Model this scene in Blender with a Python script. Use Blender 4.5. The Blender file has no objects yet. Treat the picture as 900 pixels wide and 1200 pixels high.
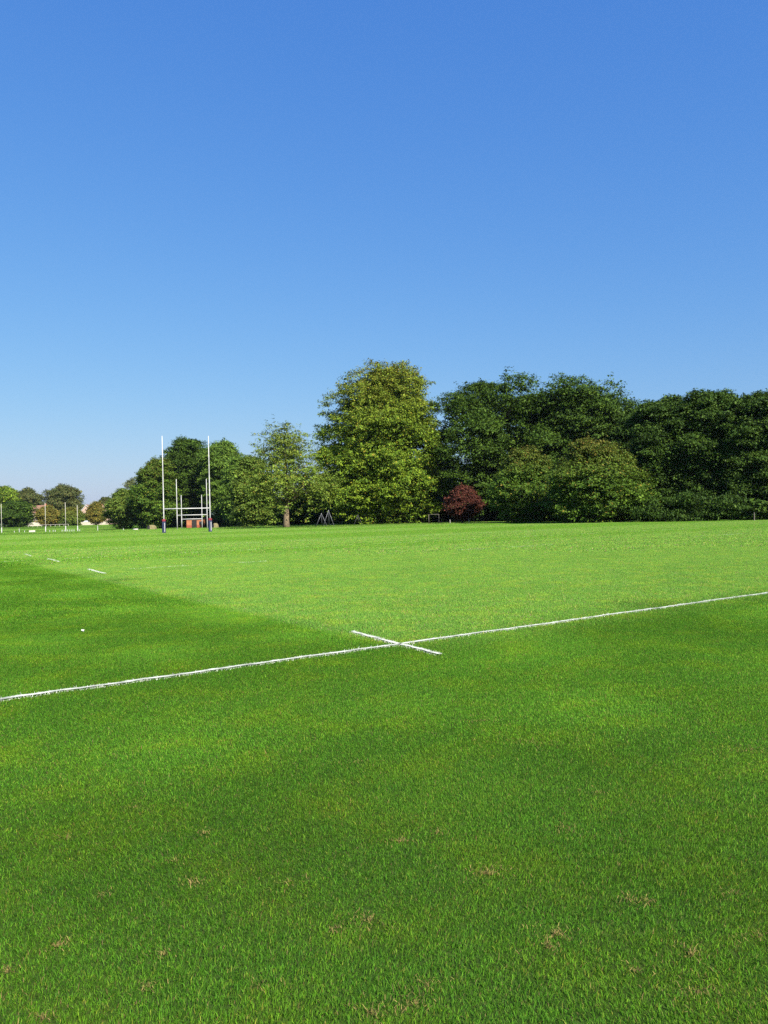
import bpy, math, random
import numpy as np
from mathutils import Vector, Matrix

rng = np.random.default_rng(11)
random.seed(11)
R = math.radians
scene = bpy.context.scene
col = scene.collection

# ------------------------------------------------------------------ camera
EYE = 1.6
PITCH, ROLL = 0.24, -1.3
cam_data = bpy.data.cameras.new("camera")
cam = bpy.data.objects.new("camera", cam_data)
col.objects.link(cam)
cam_data.sensor_fit = 'VERTICAL'
cam_data.sensor_height = 36.0
cam_data.lens = 27.0
cam_data.clip_start = 0.05
cam_data.clip_end = 20000
CAMROT = Matrix.Rotation(R(90 + PITCH), 3, 'X') @ Matrix.Rotation(R(ROLL), 3, 'Z')
cam.matrix_world = Matrix.Translation((0, 0, EYE)) @ CAMROT.to_4x4()
scene.camera = cam

# ------------------------------------------------------------------ sky, sun, exposure
SUN_AZ, SUN_EL = 147.0, 38.0          # clockwise from +Y (the view direction)
SUN_STRENGTH, SKY_STRENGTH, EXPOSURE = 5.0, 0.10, 1.15
world = bpy.data.worlds.new("World")
scene.world = world
world.use_nodes = True
wn = world.node_tree.nodes
wl = world.node_tree.links
bg = wn['Background']
sky = wn.new('ShaderNodeTexSky')
sky.sky_type = 'NISHITA'
sky.sun_disc = False
sky.sun_elevation = R(SUN_EL)
sky.sun_rotation = R(SUN_AZ)
sky.altitude = 0
sky.air_density = 1.5
sky.dust_density = 0.5
sky.ozone_density = 3.0
# the tone response of a phone camera on the sky's red, green and blue
sp_ = wn.new('ShaderNodeSeparateColor'); cb_ = wn.new('ShaderNodeCombineColor')
wl.new(sky.outputs[0], sp_.inputs[0])
for i, (g, k) in enumerate(((1.03, 0.0605), (0.745, 0.1405), (0.358, 0.4430))):
    pw = wn.new('ShaderNodeMath'); pw.operation = 'POWER'; pw.inputs[1].default_value = g
    ml = wn.new('ShaderNodeMath'); ml.operation = 'MULTIPLY'; ml.inputs[1].default_value = k / (SKY_STRENGTH * 2 ** EXPOSURE)
    wl.new(sp_.outputs[i], pw.inputs[0]); wl.new(pw.outputs[0], ml.inputs[0]); wl.new(ml.outputs[0], cb_.inputs[i])
wl.new(cb_.outputs[0], bg.inputs['Color'])
bg.inputs['Strength'].default_value = SKY_STRENGTH

sun_data = bpy.data.lights.new("sun", 'SUN')
sun_data.energy = SUN_STRENGTH
sun_data.angle = R(0.5)
sun_data.color = (1.0, 0.93, 0.82)
sun = bpy.data.objects.new("sun", sun_data)
col.objects.link(sun)
SUNV = Vector((math.sin(R(SUN_AZ)) * math.cos(R(SUN_EL)), math.cos(R(SUN_AZ)) * math.cos(R(SUN_EL)), math.sin(R(SUN_EL))))
sun.rotation_euler = SUNV.to_track_quat('Z', 'Y').to_euler()
sun.location = (60, -60, 80)

scene.view_settings.view_transform = 'Standard'
scene.view_settings.look = 'None'
scene.view_settings.gamma = 1.0
scene.view_settings.use_curve_mapping = False
scene.view_settings.exposure = EXPOSURE
scene.cycles.use_denoising = False
scene.cycles.max_bounces = 6
scene.cycles.diffuse_bounces = 3
scene.cycles.glossy_bounces = 2
scene.cycles.transmission_bounces = 4
scene.cycles.transparent_max_bounces = 4

# ------------------------------------------------------------------ terrain and measuring helpers
def sstep(a, b, x):
    t = np.clip((x - a) / (b - a), 0, 1)
    return t * t * (3 - 2 * t)

def terrain(x, y):
    x = np.asarray(x, float); y = np.asarray(y, float)
    dip = sstep(95, 215, y) * sstep(0, -30, x) * (1 - sstep(250, 370, y))
    return -0.9 * dip

def ray(px, py):
    d = CAMROT @ Vector(((px - 450) / 900.0, -(py - 600) / 900.0, -1.0))
    return d

def P(px, py, depth):
    """A point of the place at a given distance ahead (metres along +Y)."""
    d = ray(px, py)
    s = depth / d.y
    return Vector((d.x * s, depth, EYE + d.z * s))

def on_ground(px, py):
    d = ray(px, py)
    z = 0.0
    for _ in range(8):
        s = (z - EYE) / d.z
        p = Vector((d.x * s, d.y * s, z))
        z = float(terrain(p.x, p.y))
    return p

def foot(px, depth):
    x = P(px, 610, depth).x
    return Vector((x, depth, float(terrain(x, depth))))

# the pitch's own axes: U along the pitch, V across it, origin where the near line meets the dashed line
_t = [on_ground(460, 757), on_ground(4, 824), on_ground(900, 697)]
ORG = Vector((_t[0].x, _t[0].y, 0))
V = (Vector((_t[2].x, _t[2].y, 0)) - Vector((_t[1].x, _t[1].y, 0))).normalized()
U = Vector((-V.y, V.x, 0))
def pitch_point(a, l, z=0.0):
    p = ORG + U * a + V * l
    return Vector((p.x, p.y, z))
print("PITCH U", U, "V", V, "ORG", ORG)

# ------------------------------------------------------------------ object helpers
def tag(o, label=None, cat=None, group=None, kind=None):
    if label: o['label'] = label
    if cat: o['category'] = cat
    if group: o['group'] = group
    if kind: o['kind'] = kind
    return o

def empty(name, loc, rz=0.0):
    o = bpy.data.objects.new(name, None)
    o.empty_display_size = 0.3
    o.location = loc
    o.rotation_euler = (0, 0, rz)
    col.objects.link(o)
    return o

class MB:
    """Collects boxes, tubes and quads and links them as one mesh object."""
    def __init__(self):
        self.v = []; self.f = []
    def add(self, vs, fs):
        n = len(self.v)
        self.v += [tuple(p) for p in vs]
        self.f += [tuple(i + n for i in f) for f in fs]
        return self
    def box(self, c, s, rz=0.0):
        hx, hy, hz = s[0] / 2, s[1] / 2, s[2] / 2
        co, si = math.cos(rz), math.sin(rz)
        vs = []
        for dz in (-hz, hz):
            for dx, dy in ((-hx, -hy), (hx, -hy), (hx, hy), (-hx, hy)):
                vs.append((c[0] + dx * co - dy * si, c[1] + dx * si + dy * co, c[2] + dz))
        return self.add(vs, [(3, 2, 1, 0), (4, 5, 6, 7), (0, 1, 5, 4), (1, 2, 6, 5), (2, 3, 7, 6), (3, 0, 4, 7)])
    def tube(self, pts, radii, n=10, cap=True):
        pts = [Vector(p) for p in pts]
        rings = []
        for i, p in enumerate(pts):
            d = (pts[min(i + 1, len(pts) - 1)] - pts[max(i - 1, 0)]).normalized()
            a = Vector((1, 0, 0)) if abs(d.x) < 0.8 else Vector((0, 1, 0))
            e1 = d.cross(a).normalized(); e2 = d.cross(e1)
            rings.append([p + (e1 * math.cos(2 * math.pi * k / n) + e2 * math.sin(2 * math.pi * k / n)) * radii[i] for k in range(n)])
        vs = [q for r in rings for q in r]
        fs = []
        for i in range(len(pts) - 1):
            for k in range(n):
                a, b = i * n + k, i * n + (k + 1) % n
                fs.append((a, a + n, b + n, b))
        if cap:
            fs.append(tuple(range(n)))
            fs.append(tuple(reversed(range((len(pts) - 1) * n, len(pts) * n))))
        return self.add(vs, fs)
    def build(self, name, mat, parent=None, smooth=False, loc=None):
        me = bpy.data.meshes.new(name)
        me.from_pydata(self.v, [], self.f)
        if smooth:
            me.polygons.foreach_set('use_smooth', [True] * len(me.polygons))
        me.materials.append(mat)
        me.update()
        o = bpy.data.objects.new(name, me)
        if loc is not None: o.location = loc
        col.objects.link(o)
        if parent is not None: o.parent = parent
        return o

def np_mesh(name, verts, faces_flat, counts, mat, tint=None, parent=None, smooth=False):
    """A mesh object from numpy arrays; TINT is a colour per vertex."""
    me = bpy.data.meshes.new(name)
    nv, nf, nl = len(verts), len(counts), len(faces_flat)
    me.vertices.add(nv)
    me.vertices.foreach_set('co', np.ascontiguousarray(verts, dtype=np.float32).ravel())
    me.loops.add(nl)
    me.loops.foreach_set('vertex_index', np.ascontiguousarray(faces_flat, dtype=np.int32))
    me.polygons.add(nf)
    starts = np.concatenate(([0], np.cumsum(counts)[:-1])).astype(np.int32)
    me.polygons.foreach_set('loop_start', starts)
    me.polygons.foreach_set('loop_total', np.ascontiguousarray(counts, dtype=np.int32))
    if smooth:
        me.polygons.foreach_set('use_smooth', np.ones(nf, dtype=bool))
    if tint is not None:
        at = me.attributes.new('tint', 'FLOAT_COLOR', 'POINT')
        c4 = np.ones((nv, 4), dtype=np.float32); c4[:, :3] = tint
        at.data.foreach_set('color', c4.ravel())
    me.materials.append(mat)
    me.update(calc_edges=True)
    me.validate()
    o = bpy.data.objects.new(name, me)
    col.objects.link(o)
    if parent is not None: o.parent = parent
    return o

# ------------------------------------------------------------------ materials
def new_mat(name):
    m = bpy.data.materials.new(name)
    m.use_nodes = True
    nt = m.node_tree
    return m, nt, nt.nodes['Principled BSDF'], nt.nodes['Material Output']

def noisy_mat(name, c1, c2, scale=4.0, rough=0.7, bump=0.0, spec=0.3, metallic=0.0, detail=6):
    m, nt, bs, out = new_mat(name)
    tc = nt.nodes.new('ShaderNodeTexCoord')
    nz = nt.nodes.new('ShaderNodeTexNoise'); nz.inputs['Scale'].default_value = scale; nz.inputs['Detail'].default_value = detail
    nt.links.new(tc.outputs['Object'], nz.inputs['Vector'])
    mx = nt.nodes.new('ShaderNodeMix'); mx.data_type = 'RGBA'
    mx.inputs[6].default_value = (*c1, 1); mx.inputs[7].default_value = (*c2, 1)
    rp = nt.nodes.new('ShaderNodeMapRange'); rp.inputs[1].default_value = 0.35; rp.inputs[2].default_value = 0.65
    nt.links.new(nz.outputs['Fac'], rp.inputs[0]); nt.links.new(rp.outputs[0], mx.inputs[0])
    nt.links.new(mx.outputs[2], bs.inputs['Base Color'])
    bs.inputs['Roughness'].default_value = rough
    bs.inputs['Specular IOR Level'].default_value = spec
    bs.inputs['Metallic'].default_value = metallic
    if bump > 0:
        bp = nt.nodes.new('ShaderNodeBump'); bp.inputs['Strength'].default_value = bump
        nt.links.new(nz.outputs['Fac'], bp.inputs['Height']); nt.links.new(bp.outputs[0], bs.inputs['Normal'])
    return m

def leaf_mat(name, trans=0.3, rough=0.5, spec=0.25, world_var=0.0, grass=False):
    m, nt, bs, out = new_mat(name)
    L = nt.links.new
    at = nt.nodes.new('ShaderNodeAttribute'); at.attribute_name = 'tint'
    colour = at.outputs['Color']
    if grass:
        colour = grass_variation(nt, colour)
    L(colour, bs.inputs['Base Color'])
    bs.inputs['Roughness'].default_value = rough
    bs.inputs['Specular IOR Level'].default_value = spec
    tr = nt.nodes.new('ShaderNodeBsdfTranslucent')
    hsv = nt.nodes.new('ShaderNodeHueSaturation'); hsv.inputs['Value'].default_value = 1.25; hsv.inputs['Hue'].default_value = 0.49
    L(colour, hsv.inputs['Color']); L(hsv.outputs[0], tr.inputs['Color'])
    mix = nt.nodes.new('ShaderNodeMixShader'); mix.inputs[0].default_value = trans
    L(bs.outputs[0], mix.inputs[1]); L(tr.outputs[0], mix.inputs[2]); L(mix.outputs[0], out.inputs['Surface'])
    return m

def grass_variation(nt, colour):
    """Turf colour that differs from place to place: yellower and greener patches, and the mower's passes."""
    L = nt.links.new
    geo = nt.nodes.new('ShaderNodeNewGeometry')
    def noise(scale, detail, lo, hi, vec=None):
        n = nt.nodes.new('ShaderNodeTexNoise'); n.inputs['Scale'].default_value = scale; n.inputs['Detail'].default_value = detail
        L(vec or geo.outputs['Position'], n.inputs['Vector'])
        mr = nt.nodes.new('ShaderNodeMapRange'); mr.inputs[1].default_value = lo; mr.inputs[2].default_value = hi
        L(n.outputs['Fac'], mr.inputs[0])
        return mr.outputs[0]
    def mixcol(fac, a, b, mode='MIX'):
        mx = nt.nodes.new('ShaderNodeMix'); mx.data_type = 'RGBA'; mx.blend_type = mode
        if isinstance(fac, float): mx.inputs[0].default_value = fac
        else: L(fac, mx.inputs[0])
        for i, c in ((6, a), (7, b)):
            if isinstance(c, tuple): mx.inputs[i].default_value = (*c, 1)
            else: L(c, mx.inputs[i])
        return mx.outputs[2]
    def math_(op, a, b):
        mt = nt.nodes.new('ShaderNodeMath'); mt.operation = op
        for i, c in ((0, a), (1, b)):
            if isinstance(c, (int, float)): mt.inputs[i].default_value = c
            else: L(c, mt.inputs[i])
        return mt.outputs[0]
    # turf patches of a few decimetres and of some metres
    c = mixcol(math_('MULTIPLY', noise(1.6, 4, 0.45, 0.75), 0.85), colour, mixcol(1.0, colour, (1.6, 1.2, 0.9), 'MULTIPLY'))
    c = mixcol(math_('MULTIPLY', noise(0.35, 3, 0.42, 0.7), 0.45), c, mixcol(1.0, c, (0.72, 0.82, 0.8), 'MULTIPLY'))
    c = mixcol(math_('MULTIPLY', noise(5.5, 3, 0.55, 0.8), 0.5), c, mixcol(1.0, c, (0.62, 0.7, 0.75), 'MULTIPLY'))
    # mower passes across the pitch: broad bands, the sheen of leaning blades painted as colour
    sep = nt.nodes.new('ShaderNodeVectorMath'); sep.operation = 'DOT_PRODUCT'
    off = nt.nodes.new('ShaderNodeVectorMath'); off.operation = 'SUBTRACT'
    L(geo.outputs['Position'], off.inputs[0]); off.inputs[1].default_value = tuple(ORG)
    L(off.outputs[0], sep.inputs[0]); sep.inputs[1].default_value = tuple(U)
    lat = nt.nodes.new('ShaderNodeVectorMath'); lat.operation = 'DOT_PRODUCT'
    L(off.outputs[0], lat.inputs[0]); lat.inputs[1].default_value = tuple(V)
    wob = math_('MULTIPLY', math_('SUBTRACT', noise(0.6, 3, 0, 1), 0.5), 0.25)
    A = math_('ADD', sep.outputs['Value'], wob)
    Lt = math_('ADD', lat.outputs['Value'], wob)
    # FAC: 1 where the mower last went away (pale sheen painted on), 0 where it came back (dark)
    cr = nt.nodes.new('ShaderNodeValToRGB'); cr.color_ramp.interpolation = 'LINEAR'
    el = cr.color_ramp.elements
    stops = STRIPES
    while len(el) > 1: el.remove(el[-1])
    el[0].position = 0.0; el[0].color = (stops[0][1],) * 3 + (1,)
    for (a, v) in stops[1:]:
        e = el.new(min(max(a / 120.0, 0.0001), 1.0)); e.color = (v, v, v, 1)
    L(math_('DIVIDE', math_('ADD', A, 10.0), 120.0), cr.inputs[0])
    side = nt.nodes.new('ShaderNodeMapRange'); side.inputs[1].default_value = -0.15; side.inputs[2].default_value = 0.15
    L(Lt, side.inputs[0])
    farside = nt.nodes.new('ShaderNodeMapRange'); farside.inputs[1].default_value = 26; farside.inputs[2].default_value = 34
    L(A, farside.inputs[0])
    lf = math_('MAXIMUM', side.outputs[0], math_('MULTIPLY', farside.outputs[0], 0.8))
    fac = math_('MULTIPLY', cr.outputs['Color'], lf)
    pale = mixcol(1.0, c, SHEEN_TINT, 'MULTIPLY')
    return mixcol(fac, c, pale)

# distance along the pitch (shifted by 10 m) -> how much pale sheen is painted on the pass
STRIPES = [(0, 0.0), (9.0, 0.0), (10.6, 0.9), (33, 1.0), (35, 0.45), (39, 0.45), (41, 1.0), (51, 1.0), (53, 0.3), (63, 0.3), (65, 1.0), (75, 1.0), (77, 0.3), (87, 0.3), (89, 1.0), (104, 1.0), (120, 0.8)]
SHEEN_TINT = (1.42, 1.15, 2.3)  # painted sheen: lightens the turf colour like light off leaning blades

M = {}
M['leaf'] = leaf_mat('leaf', trans=0.14, rough=0.6, spec=0.12)
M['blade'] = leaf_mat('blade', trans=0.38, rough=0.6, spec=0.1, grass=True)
M['dry_blade'] = leaf_mat('dry_blade', trans=0.2, rough=0.7, spec=0.2)
M['paint_blade'] = leaf_mat('paint_blade', trans=0.15, rough=0.7, spec=0.2)
M['bark'] = noisy_mat('bark', (0.09, 0.07, 0.045), (0.2, 0.15, 0.09), 3.0, 0.9, 0.6)
M['dark_bark'] = noisy_mat('dark_bark', (0.04, 0.033, 0.026), (0.1, 0.08, 0.06), 3.0, 0.9, 0.6)
M['white_paint'] = noisy_mat('white_paint', (0.50, 0.50, 0.49), (0.38, 0.38, 0.37), 2.0, 0.4, 0.0, 0.5)
M['off_white'] = noisy_mat('off_white', (0.55, 0.53, 0.47), (0.42, 0.4, 0.35), 3.0, 0.6)
M['navy_vinyl'] = noisy_mat('navy_vinyl', (0.014, 0.019, 0.05), (0.02, 0.028, 0.07), 3.0, 0.45, 0.05, 0.4)
M['red_vinyl'] = noisy_mat('red_vinyl', (0.22, 0.02, 0.03), (0.16, 0.015, 0.025), 3.0, 0.45, 0.05, 0.4)
M['grey_metal'] = noisy_mat('grey_metal', (0.15, 0.155, 0.17), (0.1, 0.105, 0.115), 5.0, 0.45, 0.0, 0.5, 0.3)
M['dark_metal'] = noisy_mat('dark_metal', (0.05, 0.05, 0.055), (0.035, 0.035, 0.04), 5.0, 0.5)
M['cream_render'] = noisy_mat('cream_render', (0.5, 0.45, 0.35), (0.4, 0.36, 0.28), 1.5, 0.9)
M['pink_render'] = noisy_mat('pink_render', (0.5, 0.36, 0.29), (0.4, 0.28, 0.22), 1.5, 0.9)
M['roof_tile'] = noisy_mat('roof_tile', (0.24, 0.13, 0.09), (0.17, 0.09, 0.065), 2.0, 0.85)
M['brown_tile'] = noisy_mat('brown_tile', (0.3, 0.19, 0.15), (0.22, 0.13, 0.1), 2.0, 0.85)
M['glass'] = noisy_mat('glass', (0.03, 0.035, 0.045), (0.05, 0.055, 0.065), 1.0, 0.08, 0.0, 0.6)
M['orange_board'] = noisy_mat('orange_board', (0.40, 0.17, 0.075), (0.29, 0.11, 0.05), 1.2, 0.7)
M['brick'] = noisy_mat('brick', (0.32, 0.08, 0.04), (0.22, 0.06, 0.035), 6.0, 0.85)
M['dark_opening'] = noisy_mat('dark_opening', (0.015, 0.015, 0.016), (0.025, 0.024, 0.022), 2.0, 0.8)
M['tan_canvas'] = noisy_mat('tan_canvas', (0.26, 0.22, 0.11), (0.18, 0.15, 0.07), 2.0, 0.8, 0.2)
M['red_paint'] = noisy_mat('red_paint', (0.35, 0.06, 0.04), (0.25, 0.05, 0.04), 4.0, 0.6)
M['grey_wood'] = noisy_mat('grey_wood', (0.17, 0.15, 0.13), (0.11, 0.1, 0.085), 6.0, 0.8)
M['paper'] = noisy_mat('paper', (0.8, 0.8, 0.78), (0.7, 0.7, 0.68), 30.0, 0.6)
M['hill'] = noisy_mat('hill', (0.035, 0.06, 0.03), (0.06, 0.085, 0.04), 0.02, 0.95, 0.0, 0.1)

# ------------------------------------------------------------------ the ground
def build_ground():
    def axis(lo, hi, fine_lo, fine_hi, step, n_out):
        inner = np.arange(fine_lo, fine_hi + 0.01, step)
        left = fine_lo - np.geomspace(step, fine_lo - lo, n_out)[::-1]
        right = fine_hi + np.geomspace(step, hi - fine_hi, n_out)
        return np.concatenate((left, inner, right))
    xs = axis(-6000, 6000, -250, 150, 8, 14)
    ys = axis(-600, 7000, -40, 420, 8, 14)
    X, Y = np.meshgrid(xs, ys)
    Z = terrain(X, Y)
    verts = np.stack((X, Y, Z), -1).reshape(-1, 3)
    nx, ny = len(xs), len(ys)
    i = np.arange(ny - 1)[:, None] * nx + np.arange(nx - 1)[None, :]
    quads = np.stack((i, i + 1, i + 1 + nx, i + nx), -1).reshape(-1, 4)
    m, nt, bs, out = new_mat('turf')
    L = nt.links.new
    geo = nt.nodes.new('ShaderNodeNewGeometry')
    n1 = nt.nodes.new('ShaderNodeTexNoise'); n1.inputs['Scale'].default_value = 9.0; n1.inputs['Detail'].default_value = 8
    L(geo.outputs['Position'], n1.inputs['Vector'])
    mx = nt.nodes.new('ShaderNodeMix'); mx.data_type = 'RGBA'
    mx.inputs[6].default_value = (0.024, 0.048, 0.006, 1); mx.inputs[7].default_value = (0.045, 0.085, 0.011, 1)
    L(n1.outputs['Fac'], mx.inputs[0])
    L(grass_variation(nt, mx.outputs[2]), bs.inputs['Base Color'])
    bs.inputs['Roughness'].default_value = 0.9
    bs.inputs['Specular IOR Level'].default_value = 0.15
    bp = nt.nodes.new('ShaderNodeBump'); bp.inputs['Strength'].default_value = 0.6; bp.inputs['Distance'].default_value = 0.05
    L(n1.outputs['Fac'], bp.inputs['Height']); L(bp.outputs[0], bs.inputs['Normal'])
    o = np_mesh('ground', verts, quads.ravel(), np.full(len(quads), 4), m, smooth=True)
    tag(o, 'level mown sports field reaching to the trees', 'ground', kind='structure')
build_ground()

def build_hills():
    n = 220
    az = np.radians(np.linspace(-75, 75, n))
    rr = np.random.default_rng(5)
    h = 46 + 12 * np.sin(az * 7 + 1) + 7 * np.sin(az * 19 + 2) + rr.normal(0, 1.3, n)
    rows = []
    for r, f in ((1900, 0.0), (2300, 0.75), (2550, 1.0), (3000, 0.6), (3600, 0.0)):
        rows.append(np.stack((np.sin(az) * r, np.cos(az) * r, h * f - 0.5 * (f == 0)), -1))
    verts = np.concatenate(rows)
    q = []
    for k in range(4):
        for i in range(n - 1):
            q.append((k * n + i, k * n + i + 1, (k + 1) * n + i + 1, (k + 1) * n + i))
    q = np.array(q)
    o = np_mesh('hills', verts, q.ravel(), np.full(len(q), 4), M['hill'], smooth=True)
    tag(o, 'low wooded hills fading on the horizon', 'hills', kind='structure')
build_hills()

# ------------------------------------------------------------------ turf: real blades
def blades(px_, py_, length, width, az, lean, z0=0.0, curl=0.35, r=rng):
    """Arrays of bent, pointed blades: five corners and two faces each."""
    n = len(px_)
    d = np.stack((np.cos(az), np.sin(az), np.zeros(n)), -1)
    side = np.stack((-np.sin(az), np.cos(az), np.zeros(n)), -1)
    tw = r.normal(0, 0.9, n)[:, None]
    side = side * np.cos(tw) + d * np.sin(tw)
    base = np.stack((px_, py_, np.zeros(n) + z0), -1)
    up = np.array((0, 0, 1.0))
    l1 = lean * (1 - curl); l2 = np.clip(lean * (1 + curl) + 0.12, 0, 1.5)
    mid = base + (d * np.sin(l1)[:, None] + up * np.cos(l1)[:, None]) * (length * 0.55)[:, None]
    tip = mid + (d * np.sin(l2)[:, None] + up * np.cos(l2)[:, None]) * (length * 0.45)[:, None]
    w = (width / 2)[:, None]
    v = np.stack((base - side * w, base + side * w, mid + side * w * 0.8, mid - side * w * 0.8, tip), 1).reshape(-1, 3)
    k = (np.arange(n) * 5)[:, None]
    f = np.concatenate((k, k + 1, k + 2, k + 3, k + 3, k + 2, k + 4), 1).ravel()
    c = np.tile(np.array((4, 3)), n)
    return v, f, c

GREENS = np.array([(0.070, 0.198, 0.012), (0.088, 0.224, 0.014), (0.052, 0.158, 0.013), (0.124, 0.248, 0.018), (0.190, 0.232, 0.030)])
def turf_tints(n, r, dry=0.02, spread=1.0):
    w = np.array((0.34, 0.3, 0.2, 0.12, 0.04)); w /= w.sum()
    c = GREENS[r.choice(len(GREENS), n, p=w)] * (1 + spread * r.uniform(-0.6, 0.55, (n, 1)))
    k = r.random(n) < dry * spread
    c[k] = np.array((0.22, 0.17, 0.07)) * r.uniform(0.6, 1.2, (k.sum(), 1))
    return c

def tile_group():
    ng = bpy.data.node_groups.new('turf_tiles', 'GeometryNodeTree')
    ng.interface.new_socket('Geometry', in_out='INPUT', socket_type='NodeSocketGeometry')
    ng.interface.new_socket('Geometry', in_out='OUTPUT', socket_type='NodeSocketGeometry')
    N = ng.nodes; L = ng.links.new
    gi = N.new('NodeGroupInput'); go = N.new('NodeGroupOutput')
    a1 = N.new('GeometryNodeInputNamedAttribute'); a1.data_type = 'FLOAT'; a1.inputs['Name'].default_value = 'is_spot'
    cmp_ = N.new('FunctionNodeCompare'); cmp_.data_type = 'FLOAT'; cmp_.operation = 'GREATER_THAN'; cmp_.inputs[1].default_value = 0.5
    L(a1.outputs[0], cmp_.inputs[0])
    sp = N.new('GeometryNodeSeparateGeometry'); sp.domain = 'POINT'
    L(gi.outputs[0], sp.inputs['Geometry']); L(cmp_.outputs[0], sp.inputs['Selection'])
    ar = N.new('GeometryNodeInputNamedAttribute'); ar.data_type = 'FLOAT_VECTOR'; ar.inputs['Name'].default_value = 'spin'
    er = N.new('FunctionNodeEulerToRotation'); L(ar.outputs[0], er.inputs[0])
    asn = N.new('GeometryNodeInputNamedAttribute'); asn.data_type = 'FLOAT_VECTOR'; asn.inputs['Name'].default_value = 'stretch'
    ip = N.new('GeometryNodeInstanceOnPoints')
    L(sp.outputs['Selection'], ip.inputs['Points']); L(sp.outputs['Inverted'], ip.inputs['Instance'])
    L(er.outputs[0], ip.inputs['Rotation']); L(asn.outputs[0], ip.inputs['Scale'])
    L(ip.outputs[0], go.inputs[0])
    return ng
TILES = tile_group()

def grain(a, l):
    """+1 where the mower went away from the near line, -1 where it came back."""
    l += random.gauss(0, 0.3); a += random.gauss(0, 0.4)
    if a < 0 or (l < 0 and a < 30): return -1
    return 1

def turf(name, size, nblade, length, width, spots, label, seed, lying=0.75, light_gain=1.0, spread=0.8, dry=0.05):
    r = np.random.default_rng(seed)
    n = nblade
    x = r.normal(0, size * 0.47, n); y = r.normal(0, size * 0.47, n)   # tiles melt into one another
    ln = length * r.lognormal(0, 0.28, n); wd = width * r.uniform(0.7, 1.3, n)
    az = r.normal(0, 1.15, n)
    lean = np.abs(r.normal(lying, 0.32, n))
    v, f, c = blades(x, y, ln, wd, az, lean, r=r)
    t = np.repeat(turf_tints(n, r, dry, spread) * light_gain, 5, 0)  # tint brightened per distance ring, standing for sunlit blade tips
    ns = len(spots)
    v = np.concatenate((v, np.array([s[0] for s in spots])))
    t = np.concatenate((t, np.zeros((ns, 3))))
    o = np_mesh(name, v, f, c, M['blade'], tint=t)
    me = o.data
    nv = len(me.vertices)
    a = me.attributes.new('is_spot', 'FLOAT', 'POINT'); fl = np.zeros(nv, np.float32); fl[-ns:] = 1; a.data.foreach_set('value', fl)
    a = me.attributes.new('spin', 'FLOAT_VECTOR', 'POINT'); sv = np.zeros((nv, 3), np.float32); sv[-ns:, 2] = [s[1] for s in spots]; a.data.foreach_set('vector', sv.ravel())
    a = me.attributes.new('stretch', 'FLOAT_VECTOR', 'POINT'); sv = np.ones((nv, 3), np.float32); sv[-ns:] = [s[2] for s in spots]; a.data.foreach_set('vector', sv.ravel())
    md = o.modifiers.new('tiles', 'NODES'); md.node_group = TILES
    tag(o, label, 'grass', kind='stuff')
    return o

def lay_turf():
    near, mid, far, step = [], [], [], []
    uang = math.atan2(U.y, U.x)
    cells = 6.0
    for i in range(-22, 26):
        for j in range(-14, 20):
            a0, l0 = i * cells, j * cells
            c = pitch_point(a0 + 3, l0 + 3)
            d = math.hypot(c.x, c.y)
            az = math.degrees(math.atan2(c.x, c.y))
            if abs(c.x) > 13 + max(0, c.y + 4) * 0.72 or c.y < -7.5 or d > 128: continue
            sub, lst = (1.0, near) if d < 13 else ((1.0, mid) if d < 33 else (3.0, far))
            k = int(cells / sub)
            for p in range(k):
                for q in range(k):
                    a, l = a0 + (p + 0.5) * sub, l0 + (q + 0.5) * sub
                    w = pitch_point(a, l)
                    dd = math.hypot(w.x, w.y)
                    if sub < 2 and (w.y < -4.5 or abs(w.x) > 9.5 + max(0, w.y + 4) * 0.72): continue
                    w.z = float(terrain(w.x, w.y)) - 0.001
                    g = grain(a, l)
                    spin = uang + (random.gauss(0, 0.22) if g > 0 else math.pi + random.gauss(0, 1.4))
                    s = random.uniform(0.9, 1.15)
                    (step if lst is near and dd > 5.2 else lst).append((tuple(w), spin, (1.0, random.choice((-1, 1)), s)))
    out = []
    for i in range(-30, 30):
        for j in range(-30, 30):
            w = pitch_point(i * 18 + 9, j * 18 + 9)
            d = math.hypot(w.x, w.y); az = math.degrees(math.atan2(w.x, w.y))
            if not 122 < d < 430 or abs(az) > 38 or w.y > 185 + (az < -8) * 400: continue
            w.z = float(terrain(w.x, w.y))
            out.append((tuple(w), uang + random.choice((0, math.pi)) + random.gauss(0, 0.4), (1, 1, 1)))
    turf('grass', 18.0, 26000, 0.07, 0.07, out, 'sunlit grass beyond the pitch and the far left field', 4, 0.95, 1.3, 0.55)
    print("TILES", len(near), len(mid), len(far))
    turf('grass', 1.0, 40000, 0.017, 0.0021, near, 'short green turf blades nearest the viewer', 1, 0.72, 1.02, 1.0, 0.024)  # rings farther from the camera get more light put into their tint
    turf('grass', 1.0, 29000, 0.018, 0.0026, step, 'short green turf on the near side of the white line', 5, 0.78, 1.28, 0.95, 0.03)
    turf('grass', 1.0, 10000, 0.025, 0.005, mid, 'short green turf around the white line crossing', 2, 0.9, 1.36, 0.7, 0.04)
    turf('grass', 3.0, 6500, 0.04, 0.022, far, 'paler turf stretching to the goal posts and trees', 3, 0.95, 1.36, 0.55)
lay_turf()

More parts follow.
